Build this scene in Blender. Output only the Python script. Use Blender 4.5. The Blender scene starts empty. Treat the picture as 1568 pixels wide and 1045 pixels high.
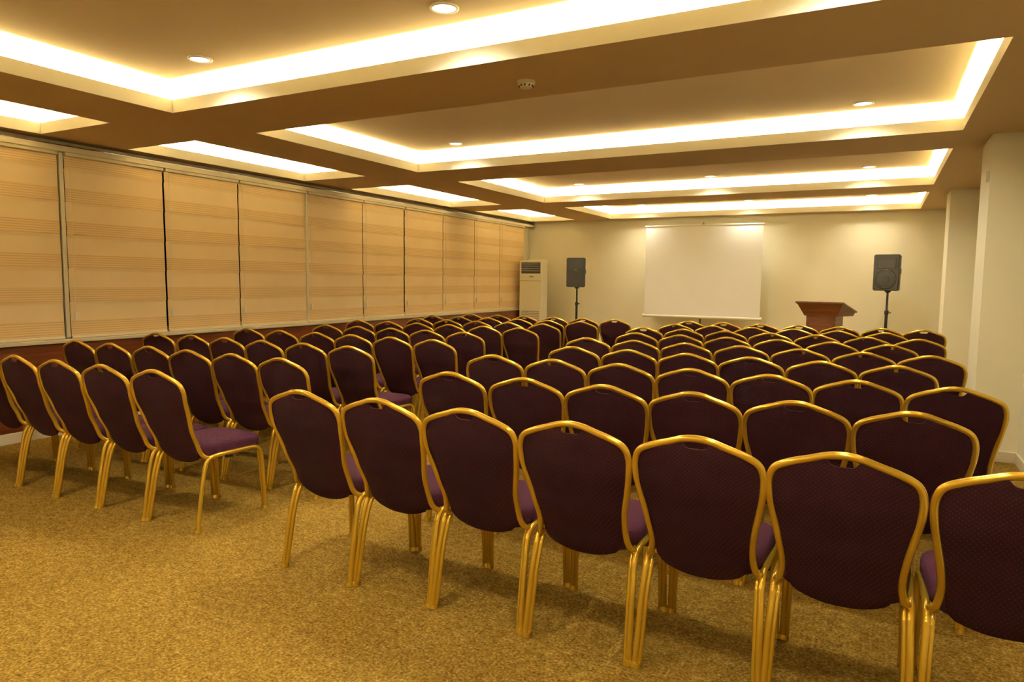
import bpy, bmesh, random
from math import *
from mathutils import Vector, Matrix
random.seed(7)
sc=bpy.context.scene
sc.view_settings.view_transform='Standard'
sc.view_settings.look='None'
COL=sc.collection

# ---------------------------------------------------------------- materials
def mat(name,col,rough=.6,metal=0.,emit=None,es=0.,spec=None,coat=0.):
    m=bpy.data.materials.new(name);m.use_nodes=True
    b=m.node_tree.nodes['Principled BSDF']
    b.inputs['Base Color'].default_value=(*col,1)
    b.inputs['Roughness'].default_value=rough
    b.inputs['Metallic'].default_value=metal
    if spec is not None:b.inputs['Specular IOR Level'].default_value=spec
    if coat:b.inputs['Coat Weight'].default_value=coat
    if emit:
        b.inputs['Emission Color'].default_value=(*emit,1)
        b.inputs['Emission Strength'].default_value=es
    return m
def nt(m):
    n=m.node_tree
    return n,n.nodes,n.links,n.nodes['Principled BSDF']
def ramp(nodes,stops):
    r=nodes.new('ShaderNodeValToRGB')
    el=r.color_ramp.elements
    while len(el)<len(stops): el.new(.5)
    for e,(p,c) in zip(el,stops): e.position=p;e.color=(*c,1)
    return r
def noise(nodes,links,scale,detail=3,vec=None,rough=.5):
    n=nodes.new('ShaderNodeTexNoise');n.inputs['Scale'].default_value=scale;n.inputs['Detail'].default_value=detail
    n.inputs['Roughness'].default_value=rough
    if vec is not None: links.new(vec,n.inputs['Vector'])
    return n
def bump(nodes,links,b,h,strength,dist=.01):
    bp=nodes.new('ShaderNodeBump');bp.inputs['Strength'].default_value=strength;bp.inputs['Distance'].default_value=dist
    links.new(h,bp.inputs['Height']);links.new(bp.outputs['Normal'],b.inputs['Normal'])
def mathf(N,L):
    def f(op,a,bv=None):
        q=N.new('ShaderNodeMath');q.operation=op
        if isinstance(a,(int,float)):q.inputs[0].default_value=a
        else:L.new(a,q.inputs[0])
        if bv is not None:
            if isinstance(bv,(int,float)):q.inputs[1].default_value=bv
            else:L.new(bv,q.inputs[1])
        return q.outputs[0]
    return f
def paint(name,c,var=.02):
    m=mat(name,c,.75,spec=.2)
    t,N,L,b=nt(m)
    tc=N.new('ShaderNodeTexCoord')
    n=noise(N,L,1.3,4,tc.outputs['Object'])
    r=ramp(N,[(.3,tuple(x*(1-var) for x in c)),(.7,tuple(min(1,x*(1+var)) for x in c))])
    L.new(n.outputs['Fac'],r.inputs['Fac']);L.new(r.outputs['Color'],b.inputs['Base Color'])
    return m
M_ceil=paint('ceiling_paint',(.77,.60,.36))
M_soff=paint('soffit_bounce_tint',(.64,.47,.245))  # soffit's dim golden bounce from the carpet put into its tan colour
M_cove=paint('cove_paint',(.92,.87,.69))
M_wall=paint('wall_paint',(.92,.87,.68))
M_trim=paint('trim_paint',(.80,.72,.52))

# carpet
M_carpet=mat('carpet',(.4,.25,.05),.95,spec=.1)
t,N,L,b=nt(M_carpet)
tc=N.new('ShaderNodeTexCoord')
n1=noise(N,L,88,3,tc.outputs['Object'],.65)
n2=noise(N,L,2.2,4,tc.outputs['Object'])
n3=noise(N,L,26,3,tc.outputs['Object'])
mf=mathf(N,L)
comb=mf('ADD',mf('MULTIPLY',n1.outputs['Fac'],.74),mf('MULTIPLY',n3.outputs['Fac'],.26))
r=ramp(N,[(.35,(.095,.050,.007)),(.46,(.205,.122,.018)),(.55,(.300,.190,.034)),(.67,(.50,.35,.105))])
L.new(comb,r.inputs['Fac'])
r2=ramp(N,[(.3,(.84,.84,.84)),(.7,(1,1,1))]);L.new(n2.outputs['Fac'],r2.inputs['Fac'])
mx=N.new('ShaderNodeMix');mx.data_type='RGBA';mx.blend_type='MULTIPLY';mx.inputs['Factor'].default_value=1
L.new(r.outputs['Color'],mx.inputs['A']);L.new(r2.outputs['Color'],mx.inputs['B'])
L.new(mx.outputs['Result'],b.inputs['Base Color'])
bump(N,L,b,comb,.5,.006)

# blind fabric : zebra bands in z
def blindmat():
    m=mat('blind_fabric',(.75,.55,.3),.5,spec=.3)
    t,N,L,b=nt(m)
    tc=N.new('ShaderNodeTexCoord');sp=N.new('ShaderNodeSeparateXYZ');L.new(tc.outputs['Object'],sp.inputs[0])
    math=mathf(N,L)
    ph=math('FRACT',math('DIVIDE',sp.outputs['Z'],.30))
    band=math('LESS_THAN',ph,.42)
    fine=math('FRACT',math('DIVIDE',sp.outputs['Z'],.021))
    line=math('LESS_THAN',fine,.35)
    both=math('MULTIPLY',band,line)
    ns=noise(N,L,2.2,3,tc.outputs['Object'])
    r=ramp(N,[(.3,(.85,.64,.36)),(.7,(.90,.71,.43))]);L.new(ns.outputs['Fac'],r.inputs['Fac'])
    r2=ramp(N,[(.3,(.82,.59,.30)),(.7,(.86,.64,.35))]);L.new(ns.outputs['Fac'],r2.inputs['Fac'])
    a=N.new('ShaderNodeMix');a.data_type='RGBA';L.new(band,a.inputs['Factor']);L.new(r.outputs['Color'],a.inputs['A']);L.new(r2.outputs['Color'],a.inputs['B'])
    c=N.new('ShaderNodeMix');c.data_type='RGBA';L.new(both,c.inputs['Factor']);L.new(a.outputs['Result'],c.inputs['A']);c.inputs['B'].default_value=(.69,.48,.23,1)
    L.new(c.outputs['Result'],b.inputs['Base Color'])
    n4=noise(N,L,.9,2,tc.outputs['Object']);bump(N,L,b,n4.outputs['Fac'],.5,.05)
    return m
M_blind=blindmat()

def wood(name,c1,c2,rough=.3):
    m=mat(name,c1,rough,coat=.3)
    t,N,L,b=nt(m)
    tc=N.new('ShaderNodeTexCoord');mp=N.new('ShaderNodeMapping');mp.inputs['Scale'].default_value=(1,1,12)
    L.new(tc.outputs['Object'],mp.inputs[0])
    n=noise(N,L,2.5,6,mp.outputs[0],.65)
    r=ramp(N,[(.35,c1),(.65,c2)]);L.new(n.outputs['Fac'],r.inputs['Fac']);L.new(r.outputs['Color'],b.inputs['Base Color'])
    return m
M_wood=wood('mahogany_laminate',(.09,.020,.006),(.18,.048,.016),.28)
M_podium=wood('podium_wood',(.09,.025,.007),(.18,.058,.018),.35)
M_alu=mat('window_aluminium',(.72,.66,.50),.4,.2)
M_glass=mat('night_glass',(.02,.015,.01),.08)
M_white=mat('white_plastic',(.85,.82,.70),.4)
M_black=mat('black_plastic',(.008,.008,.009),.5)
M_spk=mat('speaker_grille',(.020,.019,.018),.6)
M_led=mat('led_strip',(1,1,1),.5,emit=(1,.925,.705),es=560)
M_disc=mat('downlight_lamp',(1,1,1),.5,emit=(1,.94,.78),es=14)
M_screen=mat('screen_fabric',(.92,.92,.91),.8,spec=.1)
M_steel=mat('stand_steel',(.03,.03,.03),.35,.6)
M_acpl=mat('ac_cream_plastic',(.88,.82,.62),.4)
M_badge=mat('badge_green',(.1,.35,.2),.4)
M_gold=mat('gold_frame',(.62,.40,.035),.18,.65,coat=.3)

def fabric(name,base,dot):
    m=mat(name,base,.85,spec=.12)
    t,N,L,b=nt(m)
    tc=N.new('ShaderNodeTexCoord')
    sp=N.new('ShaderNodeSeparateXYZ');L.new(tc.outputs['Object'],sp.inputs[0])
    math=mathf(N,L)
    yz=math('ADD',sp.outputs['Z'],sp.outputs['Y'])
    sx=math('SINE',math('MULTIPLY',sp.outputs['X'],2*pi/.016));sz=math('SINE',math('MULTIPLY',yz,2*pi/.012))
    pr=math('MULTIPLY',sx,sz)
    r=ramp(N,[(.50,base),(.85,dot)]);L.new(pr,r.inputs['Fac'])
    L.new(r.outputs['Color'],b.inputs['Base Color'])
    bump(N,L,b,pr,.2,.002)
    return m
M_fab=fabric('aubergine_fabric',(.0165,.0038,.0080),(.042,.0095,.018))
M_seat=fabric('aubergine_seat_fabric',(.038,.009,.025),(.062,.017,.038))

# ---------------------------------------------------------------- mesh helpers
class MB:
    def __init__(s): s.v=[];s.f=[];s.mi=[];s.sm=[];s.mats=[]
    def m(s,mt):
        if mt not in s.mats:s.mats.append(mt)
        return s.mats.index(mt)
    def add(s,vs,fs,mt,smooth=False,M=None):
        o=len(s.v)
        for v in vs:
            v=Vector(v)
            s.v.append(tuple(M@v) if M else tuple(v))
        i=s.m(mt)
        for f in fs: s.f.append([o+k for k in f]);s.mi.append(i);s.sm.append(smooth)
    def box(s,x0,x1,y0,y1,z0,z1,mt,bev=0,M=None):
        bm=bmesh.new();bmesh.ops.create_cube(bm,size=1)
        for v in bm.verts:
            v.co=Vector((x0+(v.co.x+.5)*(x1-x0),y0+(v.co.y+.5)*(y1-y0),z0+(v.co.z+.5)*(z1-z0)))
        if bev: bmesh.ops.bevel(bm,geom=bm.edges[:],offset=bev,segments=3,profile=.5,affect='EDGES')
        bm.verts.index_update()
        s.add([v.co.copy() for v in bm.verts],[[v.index for v in f.verts] for f in bm.faces],mt,False,M);bm.free()
    def cyl(s,p0,p1,r0,r1,mt,n=20,caps=True,smooth=True):
        p0=Vector(p0);p1=Vector(p1);d=(p1-p0).normalized()
        a=d.orthogonal().normalized();c=d.cross(a)
        vs=[];
        for p,r in((p0,r0),(p1,r1)):
            for i in range(n):
                t=2*pi*i/n;vs.append(p+(a*cos(t)+c*sin(t))*r)
        s.add(vs,[[i,(i+1)%n,n+(i+1)%n,n+i] for i in range(n)],mt,smooth)
        if caps:
            s.add(vs[:n],[list(range(n))[::-1]],mt);s.add(vs[n:],[list(range(n))],mt)
    def tube(s,pts,r,mt,n=10,sub=5,flat=1.,closed=False):
        P=[Vector(p) for p in pts];C=[]
        m=len(P)
        for i in range(m-1):
            p0=P[max(i-1,0)];p1=P[i];p2=P[i+1];p3=P[min(i+2,m-1)]
            for k in range(sub):
                t=k/sub
                C.append(.5*((2*p1)+(p2-p0)*t+(2*p0-5*p1+4*p2-p3)*t*t+(-p0+3*p1-3*p2+p3)*t**3))
        C.append(P[-1])
        vs=[];prev=None
        for i,c in enumerate(C):
            d=(C[min(i+1,len(C)-1)]-C[max(i-1,0)]).normalized()
            if prev is None: a=d.orthogonal().normalized() if abs(d.y)>.9 else (Vector((0,1,0))-d*d.y).normalized()
            else: a=(prev-d*prev.dot(d)).normalized()
            prev=a;bb=d.cross(a)
            for k in range(n):
                th=2*pi*k/n;vs.append(c+a*cos(th)*r*flat+bb*sin(th)*r)
        fs=[]
        for i in range(len(C)-1):
            for k in range(n): fs.append([i*n+k,i*n+(k+1)%n,(i+1)*n+(k+1)%n,(i+1)*n+k])
        fs.append(list(range(n))[::-1]);fs.append([(len(C)-1)*n+k for k in range(n)])
        s.add(vs,fs,mt,True)
    def mesh(s,name):
        me=bpy.data.meshes.new(name);me.from_pydata(s.v,[],s.f)
        for mt in s.mats:me.materials.append(mt)
        me.polygons.foreach_set('material_index',s.mi);me.polygons.foreach_set('use_smooth',s.sm)
        me.validate();me.update()
        bm=bmesh.new();bm.from_mesh(me);bmesh.ops.recalc_face_normals(bm,faces=bm.faces);bm.to_mesh(me);bm.free()
        return me
    def obj(s,name,loc=(0,0,0),rot=0):
        o=bpy.data.objects.new(name,s.mesh(name));COL.objects.link(o);o.location=loc;o.rotation_euler=(0,0,rot);return o

# ---------------------------------------------------------------- room
ZS=2.645;ZU=2.86
XL,XR,YN,YB=-6.62,1.05,-3.1,13.15
b_=MB();b_.box(XL-.2,XR+.2,YN-.2,YB+.2,-.12,0,M_carpet);b_.obj('floor')
b_=MB();b_.box(XL-.2,XR+.2,YB,YB+.15,0,3.0,M_wall);b_.obj('wall_back')
b_=MB();b_.box(XR,XR+.15,YN,YB,0,3.0,M_wall)
b_.obj('wall_right')
b_=MB();b_.box(XL-.2,XR+.2,YN-.15,YN,0,3.0,M_wall);b_.obj('wall_front')
ZW0,ZW1=.86,2.56
b_=MB();b_.box(XL-.15,XL,YN,YB,0,ZW0,M_wall);b_.box(XL-.15,XL,YN,YB,ZW1,3.0,M_wall)
b_.box(XL-.15,XL,12.85,YB,ZW0,ZW1,M_wall);b_.box(XL-.15,XL,YN,-2.5,ZW0,ZW1,M_wall);b_.obj('wall_left')
for (py0,py1,nm) in ((6.75,7.35,'pillar'),(10.41,11.0,'pillar')):
    b_=MB();b_.box(.735,XR+.01,py0,py1,0,ZS+.003,M_wall,0)
    b_.box(.72,XR,py0-.015,py1+.015,0,.09,M_trim,.004)
    b_.obj('wall_'+nm)
b_=MB();b_.box(XL,XR,YB-.015,YB,0,.09,M_trim,.003);b_.obj('baseboard_back')
b_=MB();b_.box(XR-.015,XR,YN,YB,0,.09,M_trim,.003);b_.obj('baseboard_right')

# ceiling with coffers
XS=[(-6.42,-5.45),(-4.69,.51)]
YS=[(-2.15,.22),(1.08,3.42),(4.19,6.50),(7.33,9.84),(10.61,12.87)]
ce=MB();led=MB()
xs=sorted([XL-.15,XR+.15]+[v for p in XS for v in p]);ys=sorted([YN-.15,YB+.15]+[v for p in YS for v in p])
gv=[]
for j,yy in enumerate(ys):
    for i,xx in enumerate(xs): gv.append((xx,yy,ZS))
nx=len(xs);fs=[]
for i in range(len(xs)-1):
    for j in range(len(ys)-1):
        if (xs[i],xs[i+1]) in XS and (ys[j],ys[j+1]) in YS: continue
        fs.append([j*nx+i,j*nx+i+1,(j+1)*nx+i+1,(j+1)*nx+i])
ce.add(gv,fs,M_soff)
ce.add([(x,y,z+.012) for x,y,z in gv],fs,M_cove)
for (x0,x1) in XS:
    for (y0,y1) in YS:
        g=.13 if x1-x0>2 else .10
        lw=.02;zt=ZS+.095
        ce.box(x0-lw,x0,y0-lw,y1+lw,ZS+.0005,zt,M_cove);ce.box(x1,x1+lw,y0-lw,y1+lw,ZS+.0005,zt,M_cove)
        ce.box(x0,x1,y0-lw,y0,ZS+.0005,zt,M_cove);ce.box(x0,x1,y1,y1+lw,ZS+.0005,zt,M_cove)
        X0,X1,Y0,Y1=x0-g,x1+g,y0-g,y1+g
        z9=ZS+.008
        ce.box(X0-.02,X0,Y0-.02,Y1+.02,z9,ZU,M_cove);ce.box(X1,X1+.02,Y0-.02,Y1+.02,z9,ZU,M_cove)
        ce.box(X0,X1,Y0-.02,Y0,z9,ZU,M_cove);ce.box(X0,X1,Y1,Y1+.02,z9,ZU,M_cove)
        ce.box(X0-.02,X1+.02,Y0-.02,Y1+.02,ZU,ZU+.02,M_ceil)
        k=.06;w=.012;z1=ZS+.036
        for (a0,a1,c0,c1) in ((x0-k-w,x0-k+w,y0-k,y1+k),(x1+k-w,x1+k+w,y0-k,y1+k),(x0-k,x1+k,y0-k-w,y0-k+w),(x0-k,x1+k,y1+k-w,y1+k+w)):
            led.add([(a0,c0,z1),(a1,c0,z1),(a1,c1,z1),(a0,c1,z1)],[[0,1,2,3]],M_led)
ceil=ce.obj('ceiling')
lo=led.obj('led_cove_strip');lo.parent=ceil
b_=MB();b_.box(XL-.2,XR+.2,YN-.2,YB+.2,3.0,3.1,M_wall);o=b_.obj('ceiling_slab');o.parent=ceil

# downlights
def downlight(x,y):
    d=MB();n=32
    ri,ro=.058,.078;z=ZU
    vs=[];
    prof=[(ro,z),(ro,z-.006),(ri+.006,z-.010),(ri,z-.002)]
    for r,zz in prof:
        for i in range(n):vs.append((x+r*cos(2*pi*i/n),y+r*sin(2*pi*i/n),zz))
    fs=[]
    for k in range(3):
        for i in range(n):fs.append([k*n+i,k*n+(i+1)%n,(k+1)*n+(i+1)%n,(k+1)*n+i])
    d.add(vs,fs,M_white,True)
    d.add([(x+ri*cos(2*pi*i/n),y+ri*sin(2*pi*i/n),z-.003) for i in range(n)],[list(range(n))[::-1]],M_disc)
    o=d.obj('recessed_downlight')
    l=bpy.data.lights.new('lamp','SPOT');l.energy=42 if y>12 else 72;l.color=(1,.92,.70);l.spot_size=radians(145);l.spot_blend=.9;l.shadow_soft_size=.05
    lo=bpy.data.objects.new('lamp',l);COL.objects.link(lo);lo.location=(x,y,z-.02);lo.parent=o
for (y0,y1) in YS:
    for yy in (y1-.29,y0+.29):
        for x in (-4.0,-2.09,-.19):
            if y0==4.19 and yy>5 and x==-2.09: continue
            downlight(x,yy)

# smoke detector
d=MB();x,y=-1.96,3.83
d.cyl((x,y,ZS),(x,y,ZS-.018),.055,.055,M_trim,28);d.cyl((x,y,ZS-.018),(x,y,ZS-.040),.048,.036,M_trim,28)
for i in range(10):
    a=2*pi*i/10;d.box(x+.040*cos(a)-.004,x+.040*cos(a)+.004,y+.040*sin(a)-.004,y+.040*sin(a)+.004,ZS-.036,ZS-.022,M_spk)
d.obj('smoke_detector')

# ---------------------------------------------------------------- left window band, blinds, sill
bounds=[-2.55,-1.5,-.45,.58,1.6,2.6,3.62,4.62,5.55,6.61,7.70,8.67,9.74,10.76,11.71,12.72]
gaps={3.62:.030,4.62:.011,5.55:.008,6.61:.012,8.67:.013}
light=(3.62,6.61,.58,1.6)
w_=MB()
w_.box(XL-.10,XL-.08,-2.5,12.85,ZW0,ZW1,M_glass)
for yb in bounds: w_.box(XL-.08,XL+.0,yb-.03,yb+.03,ZW0,ZW1,M_alu if yb in light else M_glass,.003)
w_.box(XL-.1,XL+.005,-2.5,12.85,ZW1-.05,ZW1,M_alu);w_.box(XL-.1,XL+.005,-2.5,12.85,ZW0,ZW0+.05,M_alu)
w_.obj('window_1')
b_=MB()
for yb in light:
    b_.box(-6.535,-6.505,yb-.018,yb+.018,.87,2.53,M_alu,.004)
b_.obj('trim_4')
b_=MB();b_.box(XL,-6.47,YN+.01,YB-.005,2.535,2.585,M_trim,.004);b_.box(XL,-6.50,YN+.01,YB-.005,2.585,2.597,M_wood)
b_.obj('trim_1')
for i in range(len(bounds)-1):
    y0=bounds[i]+gaps.get(bounds[i],.007);y1=bounds[i+1]-gaps.get(bounds[i+1],.007)
    zb,zt=.885,2.535
    m=MB();N=110
    vs=[]
    for k in range(N+1):
        z=zb+(zt-zb)*k/N
        ph=(z/.30)%1
        xx=-6.52+.006*(1-ph)**1.5
        vs+= [(xx,y0,z),(xx,y1,z)]
    m.add(vs,[[2*k,2*k+1,2*k+3,2*k+2] for k in range(N)],M_blind,True)
    m.add([(v[0]-.004,v[1],v[2]) for v in vs],[[2*k,2*k+2,2*k+3,2*k+1] for k in range(N)],M_blind,True)
    m.box(-6.525,-6.502,y0,y1,zb-.022,zb,M_trim,.005)
    m.box(-6.535,-6.485,y0,y1,zt-.03,zt+.01,M_trim,.006)
    m.cyl((-6.485,y0+.03,2.5),(-6.485,y0+.03,1.08),.0025,.0025,M_white,6)
    m.cyl((-6.485,y0+.03,1.10),(-6.485,y0+.03,1.03),.011,.014,M_white,10)
    m.obj('roman_blind')
b_=MB()
b_.box(XL,-6.43,YN+.01,YB-.01,.83,.862,M_alu,.005)
b_.obj('trim_2')
b_=MB()
b_.box(XL,-6.46,YN+.01,YB-.01,.09,.83,M_wood)
for yb in bounds: b_.box(-6.461,-6.455,yb-.02,yb+.02,.1,.82,M_wood,.002)
b_.obj('trim_3')
b_=MB();b_.box(XL,-6.44,YN+.01,YB-.01,0,.09,M_trim,.004);b_.obj('baseboard_left')

# ---------------------------------------------------------------- chair
def lerp(a,b,t):return a+(b-a)*t
def interp(tab,z):
    if z<=tab[0][0]:return tab[0][1]
    for (a,va),(b2,vb) in zip(tab,tab[1:]):
        if z<=b2:
            t=(z-a)/(b2-a);t=t*t*(3-2*t)*.5+t*.5
            return lerp(va,vb,t)
    return tab[-1][1]
YT=[(.34,.185),(.45,.145),(.60,.085),(.75,.035),(.92,0)]
WT=[(.34,.120),(.37,.145),(.42,.160),(.52,.172),(.64,.192),(.74,.208),(.80,.213),(.86,.200)]
def chair_mesh():
    c=MB();r=.0125
    half=[(.185,.44),(.178,.50),(.186,.58),(.203,.67),(.216,.75),(.217,.805),(.200,.848),(.155,.873),(.095,.893),(.045,.909),(0,.914)]
    L=[(-x,interp(YT,z),z) for x,z in half]
    Rr=[(x,y,z) for x,y,z in [(-q[0],q[1],q[2]) for q in L[:-1]]][::-1]
    pts=[(-.205,.215,.405),(-.198,.175,.412)]+L+Rr+[(.198,.175,.412),(.205,.215,.405)]
    c.tube(pts,r,M_gold,12,5)
    for s in(-1,1):
        pts=[(s*.219,.085,.0),(s*.215,.105,.12),(s*.212,.13,.26),(s*.208,.152,.35),(s*.207,.175,.395),(s*.207,.22,.412),(s*.207,.35,.412),(s*.207,.47,.410),(s*.207,.53,.400),(s*.208,.556,.365),(s*.210,.565,.28),(s*.214,.572,.14),(s*.216,.578,.0)]
        c.tube(pts,.0125,M_gold,12,4)
        c.tube([(s*.204,.092,.004),(s*.200,.113,.12),(s*.196,.138,.26),(s*.192,.165,.36),(s*.190,.19,.40)],.0095,M_gold,10,3)
        c.tube([(s*.200,.575,.004),(s*.198,.570,.14),(s*.194,.562,.28),(s*.193,.545,.38)],.0095,M_gold,10,3)
        for (yy,zz) in ((.087,0),(.578,0)):
            c.cyl((s*.214,yy,0),(s*.213,yy+.003,.020),.0205,.0190,M_gold,12)
        c.box(s*.207-.01,s*.207+.01,.30,.34,.385,.402,M_black,.003)
    for yy in(.22,.50): c.cyl((-.207,yy,.405),(.207,yy,.405),.010,.010,M_gold,8)
    NS,NT=56,28
    def P(s,t,side):
        zb=.392-.026*(1-abs(s)**2.6)
        xa=abs(s)*.20
        zt=interp([(0,.903),(.045,.900),(.095,.883),(.155,.863),(.200,.838)],xa)
        zt-=.024*max(0,1-(xa/.046)**4)
        z=lerp(zb,zt,t)
        w=interp(WT,z)
        if t<.12: w-= .02*(1-t/.12)**2
        x=s*w
        e=(1-abs(s)**4)*(1-abs(2*t-1)**6)
        y=interp(YT,z)
        if side>0: y+= .006+.030*e
        else: y-= .004+.010*e
        y+= -.010*(1-s*s)
        return (x,y,z)
    for side in(1,-1):
        vs=[P(-1+2*i/NS,j/NT,side) for j in range(NT+1) for i in range(NS+1)]
        c.add(vs,[[j*(NS+1)+i,j*(NS+1)+i+1,(j+1)*(NS+1)+i+1,(j+1)*(NS+1)+i] for j in range(NT) for i in range(NS)],M_fab,True)
    ring=[(-1+2*i/NS,0) for i in range(NS+1)]+[(1,j/NT) for j in range(1,NT+1)]+[(-1+2*i/NS,1) for i in range(NS-1,-1,-1)]+[(-1,j/NT) for j in range(NT-1,0,-1)]
    n=len(ring);vs=[P(s,t,1) for s,t in ring]+[P(s,t,-1) for s,t in ring]
    c.add(vs,[[i,(i+1)%n,n+(i+1)%n,n+i] for i in range(n)],M_fab,False)
    n=40;cx,cy=0,.37;lay=[(.400,.93),(.408,.985),(.425,1.0),(.450,1.0),(.466,.985),(.476,.94),(.483,.84),(.487,.6),(.489,.3)]
    vs=[]
    for z,k in lay:
        for i in range(n):
            a=2*pi*i/n;ca,sa=cos(a),sin(a)
            x=.212*k*copysign(abs(ca)**.45,ca);y=.225*k*copysign(abs(sa)**.45,sa)
            x*=1+.07*(y/.225)
            vs.append((cx+x*.97,cy+y,z))
    fs=[[k*n+i,k*n+(i+1)%n,(k+1)*n+(i+1)%n,(k+1)*n+i] for k in range(len(lay)-1) for i in range(n)]
    fs.append(list(range(n))[::-1]);fs.append([(len(lay)-1)*n+i for i in range(n)])
    c.add(vs,fs,M_seat,True)
    return c.mesh('banquet_chair')
CM=chair_mesh()
def chair(x,y,jit=1.):
    o=bpy.data.objects.new('banquet_chair',CM);COL.objects.link(o)
    o.location=(x,y,0);o.rotation_euler=(0,0,radians(random.uniform(-1.2,1.2)*jit))
right={0:(2.32,[-2.34,-1.895,-1.445,-.980,-.520,-.070,.395]),
1:(3.22,[-2.10,-1.64,-1.19,-.75,-.30,.15]),
2:(4.11,[-2.33,-1.87,-1.42,-.97,-.52,-.08,.37]),
3:(4.99,[-2.11,-1.66,-1.21,-.77,-.32,.13]),
4:(5.84,[-2.33,-1.88,-1.43,-.98,-.53,-.08,.36]),
5:(6.70,[-2.15,-1.70,-1.25,-.80,-.35,.10]),
6:(7.55,[-2.33,-1.88,-1.43,-.98,-.53,-.08,.36]),
7:(8.35,[-2.18,-1.73,-1.28,-.83,-.38,.08]),
8:(9.1,[-2.20,-1.75,-1.30,-.85,-.40,.05,.47])}
for k,(y,xs_) in right.items():
    for x in xs_: chair(x,y+random.uniform(-.015,.015))
left={0:(2.39,-3.53,6),1:(3.20,-3.39,6),2:(4.02,-3.56,6),3:(4.87,-3.36,6),4:(5.75,-3.60,5),5:(6.62,-3.43,6),6:(7.38,-3.52,5),7:(8.1,-3.33,6),8:(8.83,-3.14,6)}
for k,(y,x,n) in left.items():
    for i in range(n): chair(x-.452*i,y+random.uniform(-.015,.015))

# ---------------------------------------------------------------- projection screen (tripod)
s=MB();x0,x1,ys_=-3.93,-1.84,12.72;z0,z1=.815,2.455;xm=(x0+x1)/2
s.box(x0,x1,ys_-.002,ys_+.002,z0,z1,M_screen)
s.cyl((x0-.03,ys_+.02,z0-.02),(x1+.03,ys_+.02,z0-.02),.032,.032,M_white,16)
s.box(x0-.02,x1+.02,ys_-.012,ys_+.012,z1,z1+.022,M_white,.004)
s.cyl((xm,ys_+.05,.3),(xm,ys_+.05,z1+.06),.014,.014,M_black,12)
s.cyl((xm,ys_+.05,z1+.05),(xm,ys_-.01,z1+.01),.010,.008,M_black,8)
for a in(90,210,330):
    a=radians(a);s.cyl((xm,ys_+.05,.55),(xm+.42*cos(a)*.9,ys_+.05+.33*sin(a),.01),.010,.010,M_black,8)
s.obj('projection_screen')

# ---------------------------------------------------------------- speakers
def speaker(x,y,zc,rot):
    p=MB();w,d_,h=.36,.32,.55
    pr=[(-w/2,-d_/2),(w/2,-d_/2),(w/2*.72,d_/2),(-w/2*.72,d_/2)]
    bm=bmesh.new()
    vb=[bm.verts.new((a,b,zc-h/2)) for a,b in pr];vt=[bm.verts.new((a,b,zc+h/2)) for a,b in pr]
    bm.faces.new(vb[::-1]);bm.faces.new(vt)
    for i in range(4):bm.faces.new([vb[i],vb[(i+1)%4],vt[(i+1)%4],vt[i]])
    bmesh.ops.bevel(bm,geom=bm.edges[:],offset=.014,segments=3,affect='EDGES')
    bm.verts.index_update();p.add([v.co.copy() for v in bm.verts],[[v.index for v in f.verts] for f in bm.faces],M_black);bm.free()
    yf=-d_/2
    p.box(-.13,.13,yf-.008,yf+.002,zc+.06,zc+.22,M_spk,.004)
    hv=[(-.115,yf-.009,zc+.075),(.115,yf-.009,zc+.075),(.115,yf-.009,zc+.205),(-.115,yf-.009,zc+.205),(-.03,yf+.03,zc+.12),(.03,yf+.03,zc+.12),(.03,yf+.03,zc+.16),(-.03,yf+.03,zc+.16)]
    p.add(hv,[[0,1,5,4],[1,2,6,5],[2,3,7,6],[3,0,4,7],[4,5,6,7]],M_black)
    p.cyl((0,yf+.001,zc-.10),(0,yf-.012,zc-.10),.148,.140,M_spk,36)
    for rr in(.125,.10,.075,.05,.025):p.cyl((0,yf-.011,zc-.10),(0,yf-.011-.004-(.13-rr)*.05,zc-.10),rr,rr-.006,M_black if int(rr*1000)%50 else M_spk,32)
    p.box(-.03,.03,yf-.006,yf,zc+.028,zc+.046,M_alu,.002)
    p.box(w/2*.86-.012,w/2*.86+.006,-.05,.05,zc-.02,zc+.06,M_spk,.004)
    p.cyl((0,0,.35),(0,0,zc-h/2+.005),.016,.016,M_steel,14);p.cyl((0,0,.25),(0,0,1.0),.022,.022,M_steel,14)
    p.cyl((0,0,zc-h/2-.03),(0,0,zc-h/2),.03,.05,M_steel,14)
    p.cyl((0.02,0,1.0),(.06,0,1.0),.012,.012,M_steel,8);p.cyl((0,0,.97),(0,0,1.03),.03,.03,M_steel,12)
    for a in(30,150,270):
        a=radians(a);p.cyl((0,0,.70),(.48*cos(a),.48*sin(a),.012),.011,.011,M_steel,8)
        p.cyl((0,0,.28),(.27*cos(a),.27*sin(a),.31),.007,.007,M_steel,8)
    p.obj('pa_speaker',(x,y,0),rot)
speaker(-5.08,12.15,1.59,radians(12))
speaker(.11,12.05,1.61,radians(-14))

# ---------------------------------------------------------------- floor-standing air conditioner
a=MB();w,d_,h=.49,.30,1.84
a.box(-w/2,w/2,-d_/2,d_/2,.04,h,M_acpl,.02);a.box(-w/2+.02,w/2-.02,-d_/2+.02,d_/2,0,.05,M_black)
a.box(-w/2+.04,w/2-.04,-d_/2-.004,-d_/2+.02,h-.27,h-.05,M_black,.004)
for i in range(7):
    z=h-.25+i*.031;a.box(-w/2+.045,w/2-.045,-d_/2-.012,-d_/2-.002,z,z+.005,M_spk,.001)
for i in range(4):
    z=h-.22+i*.045;a.box(-w/2+.045,w/2-.045,-d_/2-.013,-d_/2-.002,z,z+.006,M_acpl,.001)
a.box(-.03,.06,-d_/2-.006,-d_/2,h-.345,h-.32,M_badge,.002)
a.box(-w/2+.01,w/2-.01,-d_/2-.002,-d_/2+.001,h-.42,h-.414,M_spk)
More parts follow.
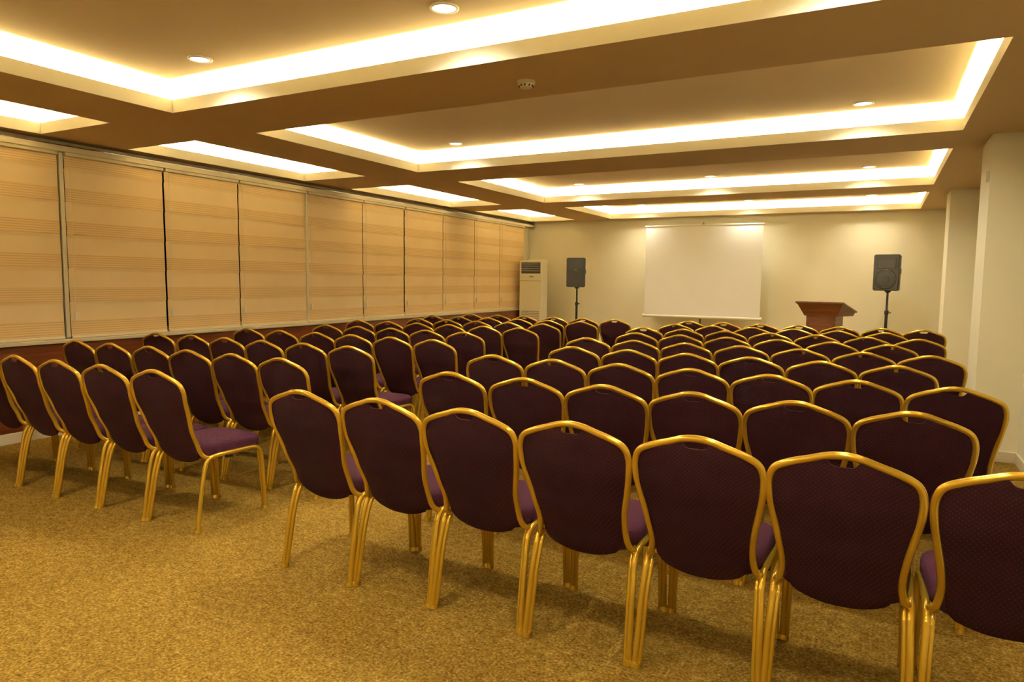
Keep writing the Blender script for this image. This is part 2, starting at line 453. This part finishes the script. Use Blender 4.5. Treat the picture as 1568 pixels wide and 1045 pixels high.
a.box(-w/2+.03,w/2-.03,-d_/2-.004,-d_/2+.001,.12,.86,M_acpl,.003)
for i in range(20):
    z=.15+i*.034;a.box(-w/2+.05,w/2-.05,-d_/2-.007,-d_/2-.003,z,z+.01,M_trim,.001)
    z=.163+i*.034;a.box(-w/2+.05,w/2-.05,-d_/2-.0045,-d_/2-.0035,z,z+.008,M_spk)
a.obj('air_conditioner',(-6.165,12.48,0),radians(4))

# ---------------------------------------------------------------- lectern
p=MB()
def prism(bot,top,z0,z1,mt):
    vs=[(x,y,z0) for x,y in bot]+[(x,y,z1) for x,y in top];n=len(bot)
    p.add(vs,[list(range(n))[::-1],list(range(n,2*n))]+[[i,(i+1)%n,n+(i+1)%n,n+i] for i in range(n)],mt)
def rc(x,y0,y1):return [(-x,y0),(x,y0),(x,y1),(-x,y1)]
prism(rc(.25,-.20,.22),rc(.25,-.20,.22),0,.06,M_podium)
prism(rc(.20,-.15,.18),rc(.20,-.15,.18),.06,.99,M_podium)
p.box(-.15,.15,-.162,-.148,.15,.86,M_podium,.006)
F6=[[0,1,2,3],[4,5,6,7],[0,1,5,4],[1,2,6,5],[2,3,7,6],[3,0,4,7]]
vs=[(-.22,-.17,.975),(.22,-.17,.975),(.30,.30,.975),(-.30,.30,.975),
    (-.31,-.24,1.155),(.31,-.24,1.155),(.32,.32,1.025),(-.32,.32,1.025)]
p.add(vs,F6,M_podium)
vs=[(-.325,-.255,1.157),(.325,-.255,1.157),(.34,.335,1.020),(-.34,.335,1.020),
    (-.325,-.255,1.180),(.325,-.255,1.180),(.34,.335,1.043),(-.34,.335,1.043)]
p.add(vs,F6,M_podium)
p.obj('lectern',(-.68,10.8,0),radians(-14))

b_=MB();b_.box(.711,.735,6.80,6.86,2.28,2.36,M_white,.005);b_.obj('wall_thermostat')

# ---------------------------------------------------------------- world, camera
w=bpy.data.worlds.new('world');sc.world=w;w.use_nodes=True
w.node_tree.nodes['Background'].inputs[0].default_value=(.02,.015,.01,1);w.node_tree.nodes['Background'].inputs[1].default_value=.5
cam=bpy.data.cameras.new('cam');co=bpy.data.objects.new('camera',cam);COL.objects.link(co)
cam.sensor_width=36;cam.lens=1053/1568*36;cam.clip_start=.05
ya,pi_,ro=.489,.089,.011
R=Vector((cos(ya),sin(ya),0));F=Vector((-sin(ya)*cos(pi_),cos(ya)*cos(pi_),-sin(pi_)));U=R.cross(F)
R2=R*cos(ro)+U*sin(ro);U2=-R*sin(ro)+U*cos(ro)
co.matrix_world=Matrix(((R2.x,U2.x,-F.x,0),(R2.y,U2.y,-F.y,0),(R2.z,U2.z,-F.z,1.442),(0,0,0,1)))
sc.camera=co
